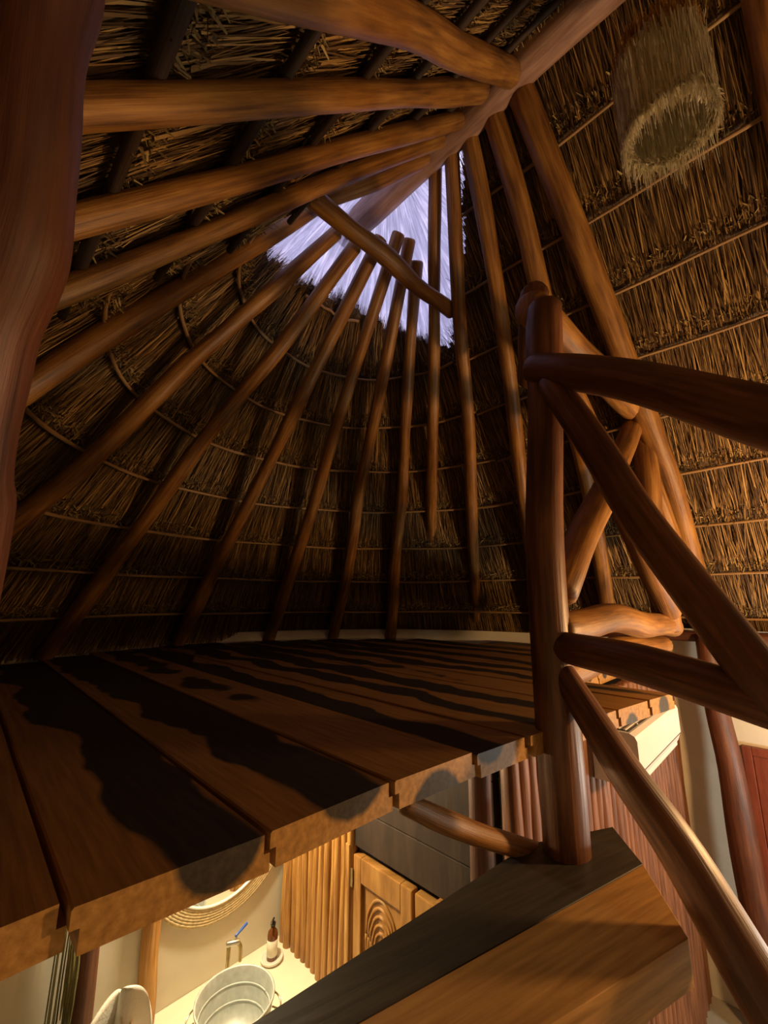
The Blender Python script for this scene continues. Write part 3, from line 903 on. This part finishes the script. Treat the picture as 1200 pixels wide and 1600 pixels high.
# carved door and its frame in the same wall
door = empty('door_1', (1.79, 1.7, FLOOR), kind='structure')
tag(door, label='carved honey wood door with concentric oval panel beside the pole wall')
box('jamb', 1.75, 1.83, 2.025, 2.06, FLOOR, -1.36, M['pole'], door, 0.006)
log('jamb', [(1.765, 2.035, FLOOR), (1.765, 2.035, -1.37)], 0.016, M['pole'], door, sides=10, wob=0, knots=0)
leaf = empty('leaf', (1.78, 1.8, -2.2), parent=door)
box('stile', 1.765, 1.815, 1.945, 2.005, FLOOR + .02, -1.40, M['door_wood'], leaf, 0.006)
box('stile', 1.765, 1.815, 1.575, 1.65, FLOOR + .02, -1.40, M['door_wood'], leaf, 0.006)
box('top_rail', 1.765, 1.815, 1.65, 1.945, -1.52, -1.40, M['door_wood'], leaf, 0.006)
box('panel', 1.785, 1.81, 1.645, 1.95, FLOOR + .02, -1.515, M['door_wood'], leaf)
for i in range(7):
    a_, b_ = 0.115 - i * 0.016, 0.19 - i * 0.026
    tt = np.linspace(0, 2 * math.pi, 49)[:-1]
    ring = [(1.785 + 0.002 * math.sin(9 * q + i), 1.80 + a_ * math.cos(q), -1.74 + b_ * math.sin(q) - 0.01 * i) for q in tt]
    v, f, u = tube_data(ring + [ring[0]], 0.0085, 8, False)
    mesh_obj('carved_ring', v, f, M['door_wood'], leaf, u, True)
box('hinge', 1.757, 1.768, 2.005, 2.022, -1.56, -1.47, M['brass'], door, 0.002)
box('stile', 1.765, 1.815, 1.43, 1.555, FLOOR + .02, -1.40, M['door_wood'], door, 0.006)
box('jamb', 1.75, 1.83, 1.36, 1.41, FLOOR, -1.36, M['pole'], door, 0.006)
hd = empty('wall_header', (1.79, 1.5, -1.0), kind='structure')
z = -1.365
while z < LB - 0.02:
    box('board', 1.775, 1.83, 1.10, 2.075, z + .004, min(z + 0.19, LB), M['dark_board'], hd, 0.004)
    z += 0.19
box('board', 1.775, 1.83, 1.10, 1.36, FLOOR, -1.365, M['dark_board'], hd, 0.004)
log('corner_post', [(1.62, 1.06, FLOOR), (1.62, 1.07, -1.4), (1.62, 1.06, LB)], 0.045, M['log_dark'],
    label='dark slim round post under the loft beside the pole partition', cat='post')

# pole partition under the loft edge
pp = empty('wall_partition', (3.0, 1.02, FLOOR), kind='structure')
x = 1.77
k = 0
while x < XR - 0.03:
    r = random.uniform(0.034, 0.043)
    x += r
    mt = M['pole_dark']
    log('pole', [(x, 1.03 + random.uniform(-.012, .012), FLOOR), (x + random.uniform(-.006, .006), 1.03, -1.6), (x, 1.03 + random.uniform(-.012, .012), LB)],
        [r * 1.03, r, r * 0.96], mt, pp, sides=10, steps=5, wob=0.004, knots=0.05)
    x += r * 0.99
    k += 1

# mirror
mc = (1.375, -1.42)
mir = empty('mirror', (mc[0], WU, mc[1] - 0.44), 'round mirror in a coiled rope frame on the wall above the basin', 'mirror')
def ring_pts(r, y, n=96):
    return [(mc[0] + r * math.cos(q), y, mc[1] + r * math.sin(q)) for q in np.linspace(0, 2 * math.pi, n + 1)]
rads = [0.372 + 0.0135 * i for i in range(6)]
for i, r in enumerate(rads):
    P = ring_pts(r, WU - 0.018, 220)
    rd = 0.0076 * (1 + 0.12 * np.sin(np.linspace(0, 2 * math.pi * 74, 221)))
    v, f, u = tube_data(P, rd, 7, False)
    mesh_obj('rope_coil', v, f, M['rope'], mir, u, True)
v, f, u = tube_data(ring_pts(0.449, WU - 0.014, 120), 0.006, 8, False)
mesh_obj('rim', v, f, M['rope'], mir, u, True)
def disc(r, y0, y1, n=80):
    v = [(mc[0] + r * math.cos(q), yy, mc[1] + r * math.sin(q)) for yy in (y0, y1) for q in np.linspace(0, 2 * math.pi, n + 1)[:-1]]
    f = [tuple(range(n)), tuple(range(2 * n - 1, n - 1, -1))] + [(i, n + i, n + (i + 1) % n, (i + 1) % n) for i in range(n)]
    return v, f
v, f = disc(0.45, WU - 0.009, WU - 0.001); mesh_obj('backing', v, f, M['rope'], mir)
v, f = disc(0.358, WU - 0.020, WU - 0.009); mesh_obj('glass', v, f, M['mirror'], mir)
v, f, u = tube_data(ring_pts(0.3585, WU - 0.022, 120), 0.0075, 8, False)
mesh_obj('inner_rim', v, f, M['white'], mir, u, True)

# basin
bc = (1.26, 2.31, -2.152)
basin = empty('basin', bc, 'round galvanised metal tub used as wash basin on the counter', 'basin')
out = [(0.0, 0.0), (0.140, 0.0), (0.146, 0.012), (0.155, 0.060), (0.160, 0.066), (0.160, 0.072), (0.164, 0.078), (0.172, 0.125), (0.177, 0.131), (0.177, 0.138), (0.180, 0.144), (0.186, 0.192), (0.192, 0.196), (0.193, 0.203), (0.187, 0.206)]
inn = [(0.181, 0.201), (0.176, 0.144), (0.172, 0.138), (0.172, 0.131), (0.167, 0.125), (0.159, 0.078), (0.155, 0.072), (0.155, 0.066), (0.150, 0.060), (0.141, 0.014), (0.03, 0.008), (0.0, 0.008)]
lathe('tub', bc, out + inn, M['zinc'], basin, 64)
for zb, rb_ in ((0.069, 0.1545), (0.134, 0.1715)):
    ring = [(bc[0] + rb_ * math.cos(q), bc[1] + rb_ * math.sin(q), bc[2] + zb) for q in np.linspace(0, 2 * math.pi, 65)]
    v, f, u = tube_data(ring, 0.0045, 8, False)
    mesh_obj('bead', v, f, M['zinc'], basin, u, True)
lathe('drain', bc, [(0.0, 0.012), (0.022, 0.012), (0.026, 0.009), (0.026, 0.006)], M['chrome'], basin, 24)
for ang_ in (-0.55, math.pi - 0.55):
    ca, sa = math.cos(ang_), math.sin(ang_)
    cx, cy = bc[0] + 0.182 * ca, bc[1] + 0.182 * sa
    tx, ty = -sa, ca
    P = [(cx + tx * 0.045, cy + ty * 0.045, bc[2] + 0.165), (cx + tx * .035 + ca * .03, cy + ty * .035 + sa * .03, bc[2] + 0.145), (cx + ca * .042, cy + sa * .042, bc[2] + 0.135), (cx - tx * .035 + ca * .03, cy - ty * .035 + sa * .03, bc[2] + 0.145), (cx - tx * 0.045, cy - ty * 0.045, bc[2] + 0.165)]
    v, f, u = tube_data(catmull(P, 5), 0.004, 8)
    mesh_obj('handle', v, f, M['chrome'], basin, u, True)

# faucet
fx, fy = 1.36, 2.60
fau = empty('faucet', (fx, fy, -2.15), 'pipe faucet with blue lever valve behind the metal basin', 'faucet')
lathe('foot', (fx, fy, -2.152), [(0.0, 0.02), (0.022, 0.016), (0.026, 0.0), (0.0, 0.0)], M['brass'], fau, 24)
v, f, u = tube_data([(fx, fy, -2.14), (fx, fy, -1.91)], 0.011, 12); mesh_obj('riser_pipe', v, f, M['brass'], fau, u, True)
v, f, u = tube_data([(fx - .012, fy, -1.912), (fx + 0.045, fy - 0.03, -1.912)], 0.014, 12); valve = mesh_obj('valve_body', v, f, M['chrome'], fau, u, True)
v, f, u = tube_data(catmull([(fx + 0.03, fy - .02, -1.915), (fx + 0.048, fy - 0.035, -1.925), (fx + 0.052, fy - 0.04, -1.96), (fx + 0.052, fy - 0.04, -2.0)], 5), 0.0105, 12); mesh_obj('spout', v, f, M['brass'], fau, u, True)
v, f, u = tube_data([(fx + 0.035, fy - 0.015, -1.912), (fx + 0.035, fy - 0.012, -1.885)], 0.006, 8); mesh_obj('valve_stem', v, f, M['chrome'], valve, u, True)
v, f, u = tube_data([(fx + 0.030, fy - 0.014, -1.885), (fx + 0.060, fy - 0.006, -1.880), (fx + 0.108, fy + 0.006, -1.868)], [0.007, 0.0065, 0.008], 8); mesh_obj('lever', v, f, M['blue'], valve, u, True)

# soap dish and bottle
sx, sy = 1.655, 2.62
lathe('soap_dish', (sx, sy, -2.152), [(0.0, 0.0), (0.052, 0.0), (0.066, 0.012), (0.068, 0.022), (0.064, 0.025), (0.056, 0.018), (0.045, 0.012), (0.0, 0.011)], M['white'], None, 40,
      label='small white dish under the amber bottle on the counter', cat='dish')
bt = empty('soap_bottle', (sx, sy, -2.14), 'amber pump bottle with white paper label standing in the white dish', 'bottle')
bbody = lathe('body', (sx, sy, -2.142), [(0.0, 0.0), (0.029, 0.0), (0.031, 0.004), (0.031, 0.125), (0.027, 0.142), (0.014, 0.155), (0.0125, 0.172), (0.0, 0.172)], M['amber'], bt, 32)
lathe('paper_label', (sx, sy, -2.142), [(0.0314, 0.022), (0.0316, 0.022), (0.0316, 0.105), (0.0314, 0.105)], M['label'], bbody, 32)
lathe('collar', (sx, sy, -1.972), [(0.0, 0.0), (0.015, 0.0), (0.015, 0.016), (0.006, 0.02), (0.005, 0.035), (0.0, 0.035)], M['black'], bt, 20)
v, f, u = tube_data([(sx + .004, sy, -1.935), (sx - 0.02, sy - .02, -1.934), (sx - 0.032, sy - .03, -1.94)], 0.006, 8); mesh_obj('pump_spout', v, f, M['black'], bt, u, True)

# posts on the bathroom wall
log('wall_post', [(0.985, WU - 0.04, -2.15), (0.98, WU - 0.035, -1.7), (0.99, WU - 0.04, LB)], [0.047, 0.045, 0.043], M['pole'], wob=0.004,
    label='honey coloured log post set in the bathroom wall beside the rope mirror', cat='post')
log('dark_post', [(0.68, WU - 0.10, -2.14), (0.665, WU - 0.10, -1.8), (0.65, WU - 0.10, LB)], 0.050, M['log_dark'], wob=0.003,
    label='dark brown log post beside the bundle of dried stems', cat='post')

# dried stems
ds = empty('dried_stems', (0.56, 2.60, -3.05), 'bundle of tall dried green stems leaning beside the dark post', 'dried plant')
for i in range(9):
    x0 = 0.515 + 0.011 * i + random.uniform(-.003, .003)
    y0 = 2.60 + random.uniform(-.03, .03)
    log('stem', [(x0 - 0.006, y0, -3.05), (x0 + 0.004, y0 + .01, -2.1), (x0 + 0.014, y0 + .012, -1.45)], [0.0040, 0.0035, 0.003], M['stem'], ds, sides=6, steps=4, wob=0.002, knots=0.05)
for i in range(5):
    x0 = 0.575 + 0.009 * i
    log('leaf', [(x0, 2.58, -1.50), (x0 + .004, 2.57, -1.66), (x0 - .002, 2.57, -1.80 - .02 * i)], [0.003, 0.010, 0.002], M['stem'], ds, sides=6, steps=4, wob=0.002, knots=0.0)
lathe('stem_vase', (0.56, 2.60, FLOOR), [(0.0, 0.0), (0.05, 0.0), (0.06, 0.05), (0.058, 0.12), (0.052, 0.12), (0.05, 0.02), (0.0, 0.02)], M['white'], None, 32,
      label='white vase on the floor holding the dried stems', cat='vase')

# folded towel
tw = empty('folded_towel', (0.73, 2.42, -2.15), 'white towel folded into a fan shape standing on the counter', 'towel')
def petal(c, ax, w, h, lean, waves, seed):
    ns, nt_ = 40, 24
    V, F = [], []
    for i in range(ns + 1):
        s = i / ns
        for j in range(nt_ + 1):
            t = j / nt_
            q = 2 * s - 1
            ww = w * (0.25 + 0.75 * math.sin(min(1, t * 1.15) * math.pi / 2))
            px = q * ww
            dep = 0.045 * math.cos(q * waves * math.pi + seed) * (0.4 + t) + 0.05 * q * q * t
            pz = h * t * (1 - 0.42 * abs(q) ** 2.2)
            V.append((c[0] + ax[0] * px + ax[1] * dep + lean[0] * t * h, c[1] + ax[1] * px - ax[0] * dep + lean[1] * t * h, c[2] + pz))
    for i in range(ns):
        for j in range(nt_):
            a = i * (nt_ + 1) + j
            F.append((a, a + nt_ + 1, a + nt_ + 2, a + 1))
    return V, F
def thick(o, t):
    md = o.modifiers.new('thickness', 'SOLIDIFY'); md.thickness = t; md.offset = 0
for (c, ax, w, h, lean, wv, sd) in (((0.765, 2.42, -2.15), (0.80, -0.60), 0.085, 0.49, (0.08, -0.06), 1.0, 0.0),
                                    ((0.735, 2.40, -2.15), (0.80, -0.60), 0.095, 0.43, (-0.05, 0.0), 1.2, 2.5),
                                    ((0.745, 2.36, -2.15), (0.80, -0.60), 0.070, 0.36, (0.04, -0.06), 1.0, 3.14)):
    V, F = petal(c, ax, w, h, lean, wv, sd)
    thick(mesh_obj('fold', V, F, M['towel'], tw, None, True), 0.012)
# yellow blossom beside the towel
fl = empty('yellow_flower', (0.925, 2.47, -2.15), 'small yellow blossom lying on the counter between towel and honey post', 'flower')
for i in range(5):
    q = i * 2 * math.pi / 5
    V, F = [], []
    for a_ in range(7):
        for b_ in range(5):
            s_, t_ = a_ / 6, b_ / 4 * 2 - 1
            rr0 = 0.006 + 0.034 * s_
            ww = 0.017 * math.sin(math.pi * (0.12 + 0.80 * s_)) * t_
            V.append((0.925 + rr0 * math.cos(q) - ww * math.sin(q), 2.47 + rr0 * math.sin(q) + ww * math.cos(q), -2.142 + 0.018 * s_ + 0.01 * t_ * t_))
    F = [(a_ * 5 + b_, (a_ + 1) * 5 + b_, (a_ + 1) * 5 + b_ + 1, a_ * 5 + b_ + 1) for a_ in range(6) for b_ in range(4)]
    thick(mesh_obj('petal', V, F, M['yellow'], fl, None, True), 0.002)
lathe('flower_centre', (0.925, 2.47, -2.151), [(0.0, 0.0), (0.006, 0.0), (0.008, 0.010), (0.0, 0.014)], M['yellow'], fl, 12)

# ------------------------------------------------------------------ air conditioner
ac = empty('air_conditioner', (3.14, 0.99, -0.99), 'white split air conditioner on the pole partition below the loft edge', 'air conditioner')
ax0, ax1 = 2.66, 3.64
prof = [(0.99, -0.715), (0.79, -0.715), (0.765, -0.728), (0.755, -0.75), (0.755, -0.90), (0.775, -0.955), (0.83, -0.985), (0.99, -0.985)]
n = len(prof)
v = [(x, y, z) for x in (ax0, ax1) for y, z in prof]
f = [tuple(range(n)), tuple(range(2 * n - 1, n - 1, -1))] + [(i, n + i, n + (i + 1) % n, (i + 1) % n) for i in range(n)]
f = [tuple(reversed(q)) for q in f]
mesh_obj('case', v, f, M['ac'], ac)
intake = box('intake', ax0 + .03, ax1 - .03, 0.80, 0.965, -0.716, -0.711, M['black'], ac)
for i in range(5):
    yy = 0.815 + i * 0.033
    box('grille_bar', ax0 + .03, ax1 - .03, yy, yy + 0.010, -0.713, -0.705, M['ac'], intake)
for i in range(4):
    xx = ax0 + 0.2 + i * 0.19
    box('grille_bar', xx, xx + 0.012, 0.80, 0.965, -0.713, -0.706, M['ac'], intake)
box('front_seam', ax0 + .005, ax1 - .005, 0.7535, 0.757, -0.905, -0.901, M['black'], ac)
box('louvre', ax0 + .06, ax1 - .06, 0.770, 0.786, -0.972, -0.940, M['ac'], ac, 0.004)

# ------------------------------------------------------------------ right wall: column and door
log('wall_column', [(4.50, 0.585, FLOOR), (4.51, 0.63, -1.75), (4.52, 0.655, -0.9), (4.54, 0.66, -0.33)], [0.105, 0.092, 0.085, 0.085], M['log_dark'], sides=18,
    label='dark log column standing against the pale wall beside the red door', cat='post')
d2 = empty('door_2', (XR, 0.25, FLOOR), kind='structure')
tag(d2, label='red stained wooden door in the pale plaster wall')
box('jamb', XR - .05, XR + .01, 0.50, 0.56, FLOOR, -1.17, M['door_red'], d2, 0.005)
box('jamb', XR - .05, XR + .01, -0.46, -0.40, FLOOR, -1.17, M['door_red'], d2, 0.005)
box('lintel', XR - .05, XR + .01, -0.40, 0.50, -1.23, -1.17, M['door_red'], d2, 0.005)
for i in range(5):
    box('door_board', XR - .035, XR + .01, -0.40 + i * 0.18 + .003, -0.40 + (i + 1) * 0.18 - .003, FLOOR + .01, -1.23, M['door_red'], d2, 0.005)
box('handle', XR - .075, XR - .035, 0.42, 0.45, -2.15, -2.02, M['brass'], d2, 0.004)
